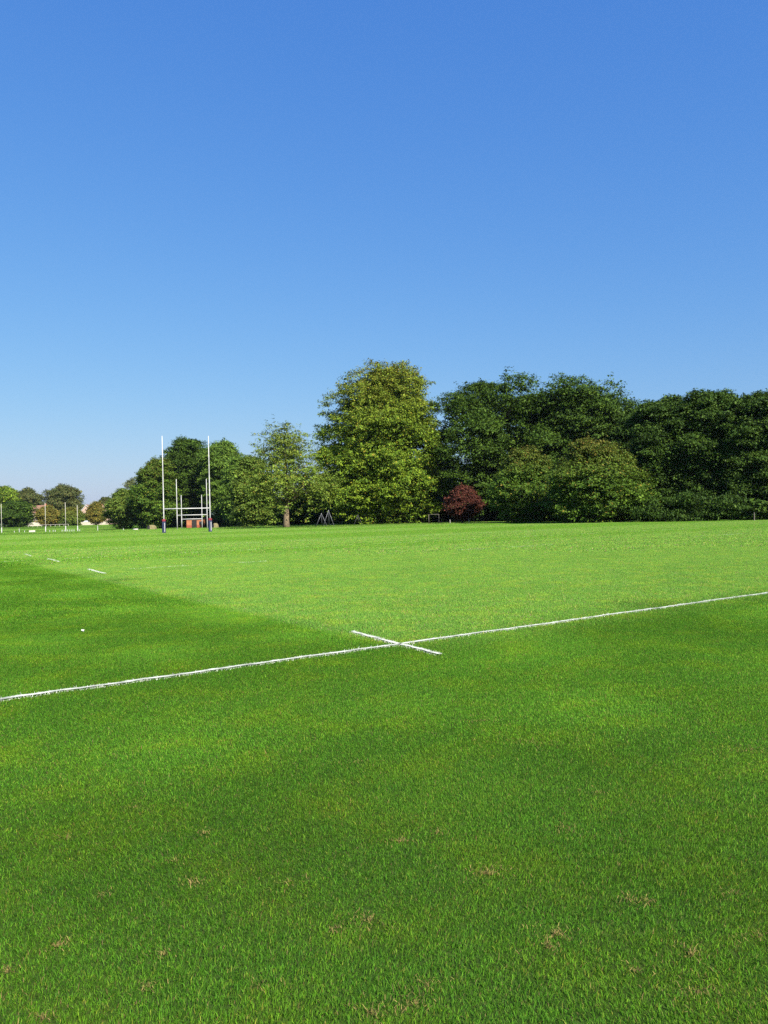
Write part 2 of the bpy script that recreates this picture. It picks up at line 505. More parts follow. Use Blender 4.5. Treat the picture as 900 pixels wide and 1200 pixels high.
# dead tufts in the near turf
def dry_tufts():
    r = np.random.default_rng(8)
    spots = [(158, 948, .035, 1), (80, 984, .05, .5), (70, 1110, .045, 1.3), (205, 1010, .05, .5), (226, 1037, .05, 1), (240, 978, .05, .8), (192, 1122, .04, .8),
             (174, 1158, .05, .8), (118, 1052, .05, .4), (8, 1142, .05, .9), (52, 1196, .05, .9), (470, 988, .06, .8), (512, 978, .06, .5), (433, 1081, .07, .9),
             (397, 1090, .06, .6), (568, 1026, .08, 1.2), (500, 1156, .05, .9), (487, 1180, .06, .9), (436, 1190, .06, .8), (340, 1035, .06, .4), (650, 1097, .07, 1.1),
             (645, 1112, .04, .9), (735, 1056, .05, .6), (812, 1121, .06, .9), (815, 1165, .09, .7), (890, 1100, .05, .8), (760, 1060, .05, .6), (660, 972, .08, .4),
             (563, 846, .16, .35), (625, 872, .14, .35), (880, 880, .2, .3), (700, 930, .1, .3), (310, 1155, .05, .4), (745, 1140, .06, .4), (860, 1050, .07, .35), (420, 895, .1, .3)]
    V_, F_, C_, T_ = [], [], [], []
    nv = 0
    for (px, py, rad, dens) in spots:
        g = on_ground(px, py)
        rad *= 0.8; n = int(140 * dens * (rad / 0.06) ** 1.5) + 6
        rr = rad * np.abs(r.normal(0, 0.95, n)); th = r.uniform(0, 2 * math.pi, n)
        st = r.uniform(0.7, 1.8)
        x = g.x + rr * np.cos(th) * st; y = g.y + rr * np.sin(th)
        v, f, c = blades(x, y, 0.017 * r.lognormal(0, 0.3, n), 0.0022 * r.uniform(0.7, 1.4, n), r.uniform(0, 6.28, n), np.abs(r.normal(1.2, 0.25, n)), 0.008, r=r)
        base = np.array([(0.25, 0.20, 0.06), (0.18, 0.135, 0.045), (0.10, 0.073, 0.03)])[r.choice(3, n, p=(0.55, 0.3, 0.15))]
        V_.append(v); F_.append(f + nv); C_.append(c); T_.append(np.repeat(base * r.uniform(0.7, 1.3, (n, 1)), 5, 0)); nv += len(v)
    o = np_mesh('dry_grass', np.concatenate(V_), np.concatenate(F_), np.concatenate(C_), M['dry_blade'], tint=np.concatenate(T_))
    tag(o, 'straw coloured dead tufts scattered in the near turf', 'dry grass', kind='stuff')
dry_tufts()

# ------------------------------------------------------------------ painted lines: white blades on a thin painted strip
def marking(a0, l0, a1, l1, width, dens, label, z=0.02, fade=0.0, worn=0.0, seed=0, bl=0.025, bw=0.0036):
    r = np.random.default_rng(100 + seed)
    ln = math.hypot(a1 - a0, l1 - l0)
    n = int(ln * width * dens)
    wob = lambda t: 0.012 * np.sin(t * 2.3 + seed) + 0.008 * np.sin(t * 7.1 + 2 * seed) + 0.006 * np.sin(t * 17 + seed)
    t = r.uniform(0, ln, n)
    s = np.clip(r.normal(0, 0.36, n), -0.75, 0.75) * width + wob(t)
    keep = r.random(n) > fade * (0.5 + 0.5 * np.sin(t * 1.7 + seed) * np.sin(t * 0.53))
    t, s = t[keep], s[keep]; n = len(t)
    da, dl = (a1 - a0) / ln, (l1 - l0) / ln
    A = a0 + da * t - dl * s; Lq = l0 + dl * t + da * s
    x = ORG.x + U.x * A + V.x * Lq; y = ORG.y + U.y * A + V.y * Lq
    v, f, c = blades(x, y, bl * r.lognormal(0, 0.25, n), bw * r.uniform(0.8, 1.6, n), r.uniform(0, 6.28, n), np.abs(r.normal(0.7, 0.3, n)), 0.0, r=r)
    v[:, 2] += terrain(v[:, 0], v[:, 1])
    base = np.array((0.72, 0.74, 0.66)) * r.uniform(0.7, 1.0, (n, 1))
    k = r.random(n) < 0.12
    base[k] = np.array((0.35, 0.45, 0.22))
    base = base * (1 - worn) + np.array((0.2, 0.34, 0.06)) * worn
    t_ = np.repeat(base, 5, 0)
    # the strip of paint low between the blades
    ks = max(2, int(ln / 0.08)) if ln < 60 else int(ln / 0.3)
    tt = np.linspace(0, ln, ks)
    w1 = width * (0.33 + r.normal(0, 0.07, ks)); w2 = width * (0.33 + r.normal(0, 0.07, ks))
    pts = []
    for sg, w in ((-1, w1), (1, w2)):
        ss = sg * w + wob(tt)
        A = a0 + da * tt - dl * ss; Lq = l0 + dl * tt + da * ss
        X = ORG.x + U.x * A + V.x * Lq; Y = ORG.y + U.y * A + V.y * Lq
        pts.append(np.stack((X, Y, terrain(X, Y) + z), -1))
    if fade < 0.4:
        nv = len(v)
        v = np.concatenate((v, pts[0], pts[1]))
        i = np.arange(ks - 1)[:, None] + nv
        q = np.concatenate((i, i + 1, i + 1 + ks, i + ks), 1)
        f = np.concatenate((f, q.ravel())); c = np.concatenate((c, np.full(ks - 1, 4)))
        t_ = np.concatenate((t_, np.array((0.66, 0.69, 0.58)) * np.tile(np.clip(r.normal(0.85, 0.2, ks), 0.4, 1.05), 2)[:, None]))
    o = np_mesh('pitch_marking', v, f, c, M['paint_blade'], tint=t_)
    tag(o, label, 'pitch marking', kind='structure')

marking(0, -14, 0, 34, 0.092, 9000, 'long white line painted across the near turf', seed=1)
_a = on_ground(412, 741); _b = on_ground(515, 768)
def _al(p): q = Vector((p.x, p.y, 0)) - ORG; return q.dot(U), q.dot(V)
marking(*_al(_b), *_al(_a), 0.088, 9000, 'short white tick crossing the near line', seed=2)
for i, ((x1, y1), (x2, y2), lab) in enumerate([((103, 667.5), (123, 672.5), 'nearest white dash beyond the line crossing, left of the pale turf'),
                                               ((57, 655.3), (70, 658.8), 'second white dash beyond the line crossing'),
                                               ((29, 649.5), (37, 652), 'farthest small white dash near the left edge')]):
    p, q = on_ground(x1, y1), on_ground(x2, y2)
    marking(*_al(q), *_al(p), 0.10, 2500, lab, seed=3 + i, bl=0.032, bw=0.007)
marking(28, -20, 28, 50, 0.11, 900, 'faint worn line across the middle of the pitch', fade=1.0, worn=0.6, seed=7, bl=0.045, bw=0.014)
for k, (l0, l1) in enumerate(((2, 7), (16, 22), (33, 39))):
    marking(18, l0, 18, l1, 0.12, 1500, 'faint broken dash on the pale turf', fade=1.0, worn=0.5, seed=9 + k, bl=0.042, bw=0.01)
marking(38, -4, 38, 46, 0.11, 800, 'faint far line beyond the middle of the pitch', fade=1.0, worn=0.6, seed=13, bl=0.045, bw=0.016)
marking(78, -20, 78, 50, 0.12, 700, 'faint goal line below the nearest goal posts', fade=0.9, worn=0.6, seed=14, bl=0.05, bw=0.02)

# ------------------------------------------------------------------ trees
PAL = {
    'lime':   [(0.094, 0.156, 0.012), (0.130, 0.184, 0.014), (0.058, 0.108, 0.012), (0.21, 0.18, 0.02)],
    'olive':  [(0.074, 0.118, 0.016), (0.058, 0.098, 0.015), (0.096, 0.134, 0.018), (0.14, 0.13, 0.02)],
    'lone':   [(0.098, 0.150, 0.018), (0.078, 0.124, 0.016), (0.125, 0.165, 0.020), (0.17, 0.14, 0.025)],
    'bright': [(0.070, 0.125, 0.016), (0.090, 0.150, 0.018), (0.055, 0.105, 0.016), (0.12, 0.16, 0.02)],
    'oak':    [(0.032, 0.064, 0.007), (0.044, 0.080, 0.008), (0.024, 0.050, 0.007), (0.070, 0.108, 0.012)],
    'deep':   [(0.031, 0.063, 0.008), (0.041, 0.076, 0.009), (0.023, 0.050, 0.008), (0.062, 0.096, 0.014)],
    'maple':  [(0.050, 0.098, 0.010), (0.070, 0.118, 0.011), (0.038, 0.078, 0.010), (0.15, 0.12, 0.018)],
    'gold':   [(0.150, 0.120, 0.020), (0.115, 0.110, 0.020), (0.080, 0.098, 0.018), (0.19, 0.13, 0.02)],
    'brown':  [(0.080, 0.085, 0.024), (0.062, 0.078, 0.021), (0.050, 0.072, 0.020), (0.10, 0.085, 0.028)],
    'red':    [(0.070, 0.022, 0.015), (0.098, 0.032, 0.019), (0.045, 0.018, 0.012), (0.075, 0.065, 0.02)],
    'pale':   [(0.105, 0.125, 0.045), (0.120, 0.130, 0.050), (0.085, 0.105, 0.040), (0.13, 0.13, 0.05)],
    'laurel': [(0.022, 0.048, 0.006), (0.032, 0.062, 0.007), (0.018, 0.038, 0.006), (0.052, 0.085, 0.011)],
}

def leaf_cloud(centres, radii, per, leaf, palette, r, squash=0.8, top_tint=None, droop=0.15, upright=False, ragged=0.9, stretch=0.4):
    """Leaf-sized folded faces spread over many uneven boughs."""
    # each bough carries sprays of leaves, thickest on its upper outside, with dark gaps between
    spray = 18
    cnt = np.maximum(2, (per / spray * (radii / radii.mean()) ** 2 * r.uniform(0.7, 1.3, len(radii))).astype(int))
    ib = np.repeat(np.arange(len(centres)), cnt)
    ns = len(ib)
    sd = r.normal(0, 1, (ns, 3)); sd /= np.linalg.norm(sd, axis=1)[:, None]
    flip = (sd[:, 2] < -0.1) & (r.random(ns) < 0.7); sd[flip, 2] *= -1
    srad = radii[ib] * (0.66 + 0.42 * r.random(ns) ** 0.6)
    ax = centres - centres.mean(0); ax[:, 2] = np.abs(ax[:, 2]) * 0.3 + 0.35 * radii; ax += r.normal(0, 0.4, ax.shape) * radii[:, None]
    ax /= np.linalg.norm(ax, axis=1)[:, None]
    sc = centres[ib] + sd * srad[:, None] * np.array((1, 1, squash))
    sc += ax[ib] * ((sd * ax[ib]).sum(1) * srad * stretch)[:, None]           # boughs reach outward
    # loose twigs standing out of the boughs
    nt_ = int(ns * ragged / 4)
    tl = r.integers(0, ns, nt_); out_ = sd[tl] * 0.7 + ax[ib[tl]] * 0.7 + r.normal(0, 0.4, (nt_, 3)) + np.array((0, 0, 0.25))
    out_ /= np.linalg.norm(out_, axis=1)[:, None]
    reach = radii[ib[tl]] * r.uniform(0.12, 0.5, nt_)
    tw = [sc[tl] + out_ * (reach * q)[:, None] for q in (0.35, 0.7, 1.0)]
    sc = np.concatenate([sc] + tw); sd = np.concatenate([sd] + [out_] * 3); ib = np.concatenate([ib] + [ib[tl]] * 3)
    many = np.concatenate((np.full(ns, spray), np.full(nt_, 8), np.full(nt_, 6), np.full(nt_, 4)))
    tight = np.concatenate((np.full(ns, 1.0), np.full(3 * nt_, 0.6)))
    ns = len(sc)
    idx_s = np.repeat(np.arange(ns), many)
    idx = ib[idx_s]
    n = len(idx)
    d = sd[idx_s] * 0.8 + r.normal(0, 0.45, (n, 3)); d /= np.linalg.norm(d, axis=1)[:, None]
    pos = sc[idx_s] + r.normal(0, 1, (n, 3)) * np.array((1, 1, 0.42)) * (leaf * 1.3 * tight[idx_s])[:, None]
    nrm = d * 0.8 + r.normal(0, 0.5, (n, 3)) + np.array((0, 0, 0.8))
    if upright: nrm = d + r.normal(0, 0.5, (n, 3))
    nrm /= np.linalg.norm(nrm, axis=1)[:, None]
    t1 = np.cross(nrm, r.normal(0, 1, (n, 3))); t1 /= np.linalg.norm(t1, axis=1)[:, None]
    if upright:
        t1 = np.array((0, 0, 1.0)) + r.normal(0, 0.35, (n, 3)); t1 -= nrm * (t1 * nrm).sum(1)[:, None]; t1 /= np.linalg.norm(t1, axis=1)[:, None]
    t2 = np.cross(nrm, t1)
    L = leaf * r.lognormal(0, 0.3, n)[:, None]; W = L * r.uniform(0.38, 0.62, (n, 1))
    fold = nrm * (L * r.uniform(0.05, 0.3, (n, 1)))
    a = pos - t1 * L * 0.5; b = pos + t2 * W * 0.5 + fold * 0.5; c = pos + t1 * L * 0.5 - np.array((0, 0, 1)) * L * droop * 0.5; e = pos - t2 * W * 0.5 + fold * 0.5
    v = np.stack((a, b, c, e), 1).reshape(-1, 3)
    k = (np.arange(n) * 4)[:, None]
    f = np.concatenate((k, k + 1, k + 2, k, k + 2, k + 3), 1).ravel()
    pal = np.array(palette) * 1.3
    lobe_pick = r.choice(3, ns, p=(0.4, 0.35, 0.25))
    base = pal[lobe_pick[idx_s]] * r.uniform(0.74, 1.24, (len(centres), 1))[idx]
    sw = r.random(n) < 0.35
    base = np.where(sw[:, None], pal[r.choice(4, n, p=(0.35, 0.3, 0.25, 0.1))], base)
    base = base * r.uniform(0.78, 1.25, (n, 1))
    if top_tint is not None:
        zz = (pos[:, 2] - pos[:, 2].min()) / np.ptp(pos[:, 2])
        k2 = np.clip((zz - top_tint[1]) / (1 - top_tint[1]), 0, 1)[:, None] * r.random((n, 1)) * top_tint[2]
        base = base * (1 - k2) + np.array(top_tint[0]) * k2
    return v, f, np.full(2 * n, 3), np.repeat(base, 4, 0)

def make_tree(name, label, cat, trunk_px, depth, prof, palette, lobes=70, per=260, leaf=0.5, lobe_r=0.16, bole=None, seed=0, group=None,
              top_tint=None, bark='dark_bark', thick=0.9, squash=0.92, core=0.45, limbs=14, shell=0.3, sprig=0.7, ragged=1.1):
    r = np.random.default_rng(1000 + seed)
    base = foot(trunk_px, depth)
    root = empty(name, base)
    tag(root, label, cat, group)
    z, xl, xr = [], [], []
    for (py, a, b) in prof:
        pa, pb = P(a, py, depth), P(b, py, depth)
        z.append((pa.z + pb.z) / 2 - base.z); xl.append(pa.x - base.x); xr.append(pb.x - base.x)
    z = np.array(z)[::-1]; xl = np.array(xl)[::-1]; xr = np.array(xr)[::-1]
    xl, xr = (xl + xr) / 2 - (xr - xl) * 0.535, (xl + xr) / 2 + (xr - xl) * 0.535
    leaf = leaf * 0.6; per = int(per * 1.9)
    z = z[0] + (z - z[0]) * 0.94
    H = z[-1]; zb = max(z[0], 0.3)
    wmax = (xr - xl).max() / 2
    # boughs: spread through the crown, most of them near its outside
    zs_t = np.linspace(z[0], H, 60)
    wt = (np.interp(zs_t, z, xr - xl) / wmax + 0.15) ** 1.5
    lobes = int(lobes * 0.55); per = int(per * 1.55)
    lr = wmax * lobe_r * 1.15 * r.lognormal(0, 0.42, lobes) + 0.02 * H
    zz = r.choice(zs_t, lobes, p=wt / wt.sum()) + r.normal(0, 0.01 * H, lobes)
    zz = np.clip(zz, zb + lr * 0.35, H)
    over = np.maximum(0, zz + lr * squash * 0.9 - H)
    zz = zz - over * r.uniform(0.6, 1.0, lobes); lr = np.minimum(lr, np.maximum((H - zz) / (squash * 0.9), 0.025 * H))
    hw_at = lambda q: (np.interp(q, z, xr) - np.interp(q, z, xl)) / 2
    L_ = np.interp(zz, z, xl); R_ = np.interp(zz, z, xr)
    cx, hw = (L_ + R_) / 2, (R_ - L_) / 2
    hw = np.where(zz > 0.78 * H, np.minimum(hw, hw_at(zz + lr * squash * 0.55) + 0.1 * lr), hw)
    lr = np.minimum(lr, hw * 0.8 + 0.15)
    ph = r.uniform(0, 2 * math.pi, lobes)
    rad = np.sqrt(r.uniform(shell, 1.0, lobes))
    inner = np.maximum(hw - lr * r.uniform(0.4, 0.95, lobes), 0.02 * H)
    # keep the boughs under the domed outline of the top
    zq = np.linspace(H, z[0], 80); wq = np.maximum.accumulate(np.maximum(hw_at(zq) * np.clip((H - zq) / (0.06 * H), 0.15, 1) ** 0.5, 0.01) + np.arange(80) * 1e-6)
    roof_z = np.interp(np.minimum(rad * inner + 0.35 * lr, wq[-1]), wq, zq)
    zz = np.minimum(zz, np.maximum(roof_z - lr * squash * r.uniform(-0.3, 1.9, lobes), zb + lr * 0.35))
    ctr = np.stack((cx + np.cos(ph) * rad * inner, np.sin(ph) * rad * inner * thick, zz), -1)
    # small sprigs standing out of the outline
    nk = int(lobes * sprig)
    zk = r.choice(zs_t, nk, p=wt / wt.sum()); pk = r.choice((0.0, math.pi), nk) + r.normal(0, 0.7, nk)
    hk = hw_at(zk) * r.uniform(0.84, 1.12, nk)
    mk = (np.interp(zk, z, xl) + np.interp(zk, z, xr)) / 2
    up_ = r.random(nk) < 0.4
    zt = H * r.uniform(0.9, 1.01, nk) - 0.25 * (1 - hw_at(H)) * 0
    zk = np.where(up_, zt, zk); hk = np.where(up_, hw_at(np.minimum(zt + 0.02 * H, H)) * r.uniform(0.0, 0.8, nk), hk)
    lk = wmax * lobe_r * r.uniform(0.25, 0.75, nk)
    sprigs = np.stack((mk + np.cos(pk) * hk, np.sin(pk) * hk * thick, np.maximum(np.minimum(zk, H - 0.5 * lk), zb + 0.3)), -1)
    # the boughs hidden inside keep the crown from being hollow
    nc = int(lobes * core)
    zc = r.choice(zs_t, nc, p=wt / wt.sum()); zc = np.clip(zc, zb + 0.05 * H, H * 0.93)
    Lc, Rc = np.interp(zc, z, xl), np.interp(zc, z, xr)
    cc = np.stack(((Lc + Rc) / 2 + r.uniform(-0.45, 0.45, nc) * (Rc - Lc) / 2, r.uniform(-0.45, 0.45, nc) * (Rc - Lc) / 2 * thick, zc), -1)
    rc = np.minimum((Rc - Lc) * 0.22, wmax * 0.32) + 0.2
    allc = np.concatenate((ctr, cc, sprigs)); allr = np.concatenate((lr, rc, lk))
    v, f, c, t = leaf_cloud(allc, allr, per, leaf, PAL[palette], r, squash, top_tint, ragged=ragged)
    v[:, 2] = np.maximum(v[:, 2], 0.05)
    crown = np_mesh('crown', v, f, c, M['leaf'], tint=t, parent=root)
    # trunk and limbs
    tb = MB()
    tr_ = max(0.12, 0.018 * H) if bole is None else bole
    top = Vector((float(np.interp(H * 0.7, z, (xl + xr) / 2)), 0, H * 0.78))
    pts = [Vector((0, 0, -0.1)), Vector((0, 0, 0.06 * H)), Vector((r.normal(0, .01) * H, 0, 0.22 * H)), top * 0.62 + Vector((0, 0, 0.0)), top]
    tb.tube(pts, [tr_ * 1.45, tr_ * 1.05, tr_ * 0.9, tr_ * 0.5, tr_ * 0.12], 12)
    for k in range(limbs):
        e = Vector(ctr[r.integers(lobes)])
        s0 = min(0.95, max(0.15, (e.z / H) - r.uniform(0.12, 0.3)))
        st = pts[2].lerp(pts[3], min(1, max(0, (s0 * H - pts[2].z) / max(.1, pts[3].z - pts[2].z)))) if s0 * H < pts[3].z else pts[3].lerp(pts[4], (s0 * H - pts[3].z) / (pts[4].z - pts[3].z) * 0.8)
        mid = st.lerp(e, 0.5) + Vector((r.normal(0, .02) * H, r.normal(0, .02) * H, 0.03 * H))
        tb.tube([st, mid, e], [tr_ * 0.34, tr_ * 0.2, tr_ * 0.06], 6)
    tb.build('trunk', M[bark], root, smooth=True)
    return root

make_tree('lime_tree', 'tallest tree, broad yellow green crown hanging almost to the ground in tiers', 'tree', 455, 143,
          [(426, 448, 464), (430, 436, 480), (436, 420, 490), (444, 409, 497), (458, 401, 501), (475, 394, 504), (492, 388, 506), (508, 379, 506), (522, 382, 504), (540, 371, 506), (556, 378, 508), (575, 386, 513), (592, 392, 515), (605, 402, 512)],
          'lime', lobes=260, per=330, leaf=0.52, lobe_r=0.135, seed=1, bole=0.6, top_tint=((0.17, 0.12, 0.02), 0.55, 0.9), squash=0.85, sprig=0.6)
make_tree('field_maple', 'tree standing alone on the turf with sparse airy top and bare pale trunk', 'tree', 335.5, 128,
          [(494, 330, 344), (500, 316, 352), (512, 307, 360), (525, 305, 364), (536, 307, 364), (545, 303, 366), (551, 290, 380), (561, 286, 390), (574, 289, 392), (584, 294, 390), (590, 304, 384)],
          'lone', lobes=165, per=75, leaf=0.45, lobe_r=0.17, seed=52, bole=0.46, bark='bark', top_tint=((0.11, 0.09, 0.03), 0.5, 0.6), core=0.1, shell=0.1, limbs=34, sprig=0.3, ragged=0.8)
make_tree('hazel_tree', 'low olive tree left of the lone bare trunked tree', 'tree', 294, 160,
          [(533, 290, 300), (543, 284, 308), (556, 280, 314), (575, 276, 320), (592, 274, 322), (607, 280, 318)],
          'olive', lobes=70, per=230, leaf=0.6, lobe_r=0.2, seed=3)
make_tree('ash_tree', 'bright green rounded tree just right of the nearest goal posts', 'tree', 262, 236,
          [(517, 246, 262), (523, 239, 272), (534, 236, 282), (548, 234, 289), (568, 236, 291), (588, 240, 291), (606, 246, 286)],
          'bright', lobes=120, per=240, leaf=0.75, lobe_r=0.17, seed=4)
make_tree('oak_tree', 'dark green domed tree directly behind the nested goal posts', 'tree', 222, 248,
          [(514, 213, 233), (519, 202, 242), (529, 196, 248), (545, 192, 252), (565, 196, 254), (585, 198, 252), (604, 205, 248)],
          'oak', lobes=120, per=220, leaf=0.75, lobe_r=0.18, seed=5)
make_tree('sycamore_tree', 'yellowish green dense tree behind the left goal post', 'tree', 186, 236,
          [(536, 184, 196), (544, 172, 202), (555, 164, 206), (570, 160, 208), (585, 159, 208), (600, 160, 207), (612, 166, 203)],
          'maple', lobes=110, per=220, leaf=0.7, lobe_r=0.17, seed=6, top_tint=((0.12, 0.08, 0.02), 0.5, 0.5))
make_tree('hawthorn_tree', 'small dense green tree at the left end of the tree belt', 'tree', 146, 240,
          [(575, 142, 154), (582, 132, 160), (592, 128, 163), (604, 126, 164), (614, 130, 162)],
          'olive', lobes=70, per=220, leaf=0.65, lobe_r=0.19, seed=7)
make_tree('birch_tree', 'thin pale see-through tree rising behind the small dense tree', 'tree', 153, 265,
          [(560, 149, 157), (566, 145, 161), (576, 144, 163), (590, 146, 162), (600, 150, 160)],
          'pale', lobes=45, per=60, leaf=0.6, lobe_r=0.2, seed=8, core=0.1, shell=0.05)
make_tree('copper_beech', 'small dark red leaved tree among the green trees', 'tree', 542, 128,
          [(572, 538, 546), (578, 530, 554), (587, 525, 559), (597, 525, 560), (605, 531, 555)],
          'red', lobes=60, per=90, leaf=0.42, lobe_r=0.2, seed=9, limbs=18, sprig=1.6)
make_tree('oak_tree', 'tall dark oak right of the tallest tree with sky gaps in its crown', 'tree', 566, 142,
          [(445, 566, 600), (449, 556, 616), (456, 532, 626), (465, 518, 636), (476, 514, 640), (490, 510, 642), (510, 506, 642), (530, 500, 640), (550, 500, 632), (575, 505, 625), (598, 512, 620)],
          'oak', lobes=110, per=190, leaf=0.6, lobe_r=0.15, seed=10, shell=0.45, core=0.04, limbs=40, sprig=1.0)
make_tree('oak_tree', 'broad dark oak behind the two yellow tinged young maples', 'tree', 674, 134,
          [(454, 634, 694), (458, 620, 708), (467, 610, 722), (480, 606, 738), (500, 609, 748), (520, 607, 750), (545, 609, 750), (575, 614, 748), (600, 620, 745)],
          'oak', lobes=170, per=260, leaf=0.6, lobe_r=0.15, seed=11)
make_tree('young_maple', 'smaller of the two young maples, in front of the broad dark oak', 'tree', 618, 116,
          [(524, 612, 624), (531, 602, 634), (544, 594, 645), (560, 587, 652), (580, 583, 656), (597, 584, 655), (607, 590, 650)],
          'maple', lobes=110, per=220, leaf=0.45, lobe_r=0.16, seed=12, top_tint=((0.14, 0.07, 0.02), 0.6, 0.6))
make_tree('young_maple', 'larger rounded young maple with yellow and orange tips', 'tree', 706, 102,
          [(517, 686, 698), (523, 673, 712), (535, 662, 732), (549, 655, 745), (565, 650, 753), (580, 650, 758), (595, 652, 757), (606, 658, 750)],
          'maple', lobes=150, per=240, leaf=0.42, lobe_r=0.15, seed=13, top_tint=((0.15, 0.08, 0.02), 0.5, 0.7))
make_tree('sweet_chestnut', 'dark tree with a notched top right of the larger young maple', 'tree', 778, 106,
          [(466, 754, 784), (470, 750, 806), (482, 746, 814), (510, 745, 815), (540, 742, 815), (570, 745, 812), (598, 750, 808)],
          'deep', lobes=150, per=230, leaf=0.45, lobe_r=0.15, seed=14, sprig=1.5)
make_tree('sweet_chestnut', 'dark greyish tree, its top the highest on the right', 'tree', 832, 103,
          [(459, 814, 846), (463, 803, 858), (472, 797, 866), (495, 796, 868), (520, 795, 870), (550, 797, 868), (580, 800, 866), (598, 806, 860)],
          'deep', lobes=150, per=230, leaf=0.45, lobe_r=0.15, seed=15, sprig=1.5)
make_tree('sweet_chestnut', 'dark tree cut by the right edge of the view', 'tree', 888, 99,
          [(463, 868, 904), (467, 858, 918), (478, 853, 926), (510, 852, 930), (540, 852, 930), (580, 856, 925), (598, 862, 920)],
          'deep', lobes=150, per=230, leaf=0.45, lobe_r=0.15, seed=16, sprig=1.5)
# the second row, filling the belt behind
make_tree('holly_tree', 'dark tree filling the gap between the lone tree and the tallest tree', 'tree', 384, 166,
          [(556, 380, 388), (562, 370, 400), (575, 364, 412), (592, 362, 415), (608, 366, 412)], 'deep', lobes=60, per=160, leaf=0.6, lobe_r=0.2, seed=30)
make_tree('holly_tree', 'dark tree low behind the red tree and the tallest tree', 'tree', 514, 165,
          [(520, 502, 520), (530, 494, 530), (550, 486, 540), (575, 482, 548), (604, 484, 548)], 'deep', lobes=80, per=180, leaf=0.6, lobe_r=0.2, seed=31)
make_tree('holly_tree', 'dark tree in the notch between the broad oak and the right hand trees', 'tree', 744, 122,
          [(484, 732, 752), (489, 724, 764), (505, 718, 770), (560, 716, 772), (600, 718, 770)], 'deep', lobes=90, per=200, leaf=0.5, lobe_r=0.19, seed=32)
make_tree('holly_tree', 'dark low tree behind the red tree, below the sky gaps of the tall oak', 'tree', 580, 152,
          [(540, 570, 590), (550, 556, 606), (570, 546, 618), (604, 546, 618)], 'deep', lobes=80, per=180, leaf=0.6, lobe_r=0.2, seed=33)
make_tree('holly_tree', 'dark tree showing between the tops of the two grey dark trees on the right', 'tree', 806, 114,
          [(471, 796, 816), (478, 788, 826), (520, 784, 830), (560, 782, 832), (600, 784, 830)], 'deep', lobes=80, per=180, leaf=0.5, lobe_r=0.2, seed=34)
make_tree('holly_tree', 'dark tree showing left of the tree cut by the right edge', 'tree', 860, 112,
          [(470, 848, 872), (477, 840, 880), (520, 836, 884), (560, 834, 886), (600, 836, 884)], 'deep', lobes=80, per=180, leaf=0.5, lobe_r=0.2, seed=35)
make_tree('ash_tree', 'bright green tree between the rounded bright tree and the low olive tree', 'tree', 280, 215,
          [(535, 276, 284), (544, 268, 292), (560, 262, 300), (585, 260, 304), (606, 262, 302)], 'bright', lobes=80, per=180, leaf=0.65, lobe_r=0.2, seed=36)
make_tree('holly_tree', 'dark tree filling the dip between the two tall oaks', 'tree', 632, 158,
          [(462, 622, 640), (467, 612, 650), (485, 604, 660), (520, 600, 664), (570, 600, 664), (600, 604, 660)], 'oak', lobes=80, per=180, leaf=0.6, lobe_r=0.2, seed=38)
make_tree('holly_tree', 'dark low tree in shade right behind the lone bare trunked tree', 'tree', 352, 172,
          [(578, 344, 360), (586, 334, 370), (596, 330, 374), (610, 332, 372)], 'deep', lobes=60, per=160, leaf=0.6, lobe_r=0.2, seed=37)
# beyond the far left
make_tree('poplar_tree', 'yellow green tree at the far left edge behind the clipped tree', 'tree', 5, 470,
          [(571, 2, 12), (578, -8, 20), (590, -14, 24), (605, -12, 22)], 'lime', lobes=70, per=160, leaf=1.2, lobe_r=0.2, seed=17)
make_tree('beech_tree', 'brownish tree behind the cream house roof', 'tree', 33, 476,
          [(573, 27, 37), (577, 20, 43), (588, 17, 47), (604, 18, 47)], 'brown', lobes=70, per=160, leaf=1.2, lobe_r=0.2, seed=18)
make_tree('clipped_tree', 'round dark green tree left of the cream house', 'tree', 21, 345,
          [(591, 12, 27), (596, 4, 33), (604, 0, 36), (611, 1, 36), (615, 8, 32)], 'oak', lobes=80, per=180, leaf=0.9, lobe_r=0.2, seed=19)
make_tree('beech_tree', 'big domed tree between the far houses', 'tree', 72, 455,
          [(572, 62, 82), (576, 53, 90), (584, 50, 92), (594, 50, 93), (606, 52, 92), (613, 56, 90)], 'brown', lobes=110, per=180, leaf=1.15, lobe_r=0.18, seed=20)
make_tree('cherry_tree', 'golden small tree right of the cream house', 'tree', 55, 350,
          [(593, 53, 59), (598, 48, 64), (604, 46, 66), (611, 46, 67), (615, 50, 64)], 'gold', lobes=70, per=150, leaf=0.85, lobe_r=0.2, seed=21)
make_tree('cherry_tree', 'golden topped small tree below the big domed tree', 'tree', 83, 352,
          [(595, 80, 86), (600, 74, 90), (607, 71, 94), (613, 71, 94), (617, 76, 90)], 'olive', lobes=70, per=150, leaf=0.85, lobe_r=0.2, seed=22, top_tint=((0.16, 0.1, 0.02), 0.3, 0.9))
make_tree('cherry_tree', 'orange yellow small tree in front of the pink houses', 'tree', 113, 362,
          [(588, 111, 114), (593, 108, 118), (601, 104, 121), (608, 104, 123), (612, 107, 121)], 'gold', lobes=70, per=150, leaf=0.85, lobe_r=0.2, seed=23)
make_tree('beech_tree', 'small brown tree rising behind the pink houses', 'tree', 125, 480,
          [(583, 121, 129), (588, 119, 132), (596, 118, 132), (604, 120, 131)], 'brown', lobes=40, per=120, leaf=1.0, lobe_r=0.24, seed=24)
make_tree('hawthorn_tree', 'low dark green tree between the golden trees', 'tree', 97, 400,
          [(604, 93, 101), (609, 90, 106), (614, 90, 108)], 'oak', lobes=40, per=130, leaf=0.9, lobe_r=0.24, seed=25)

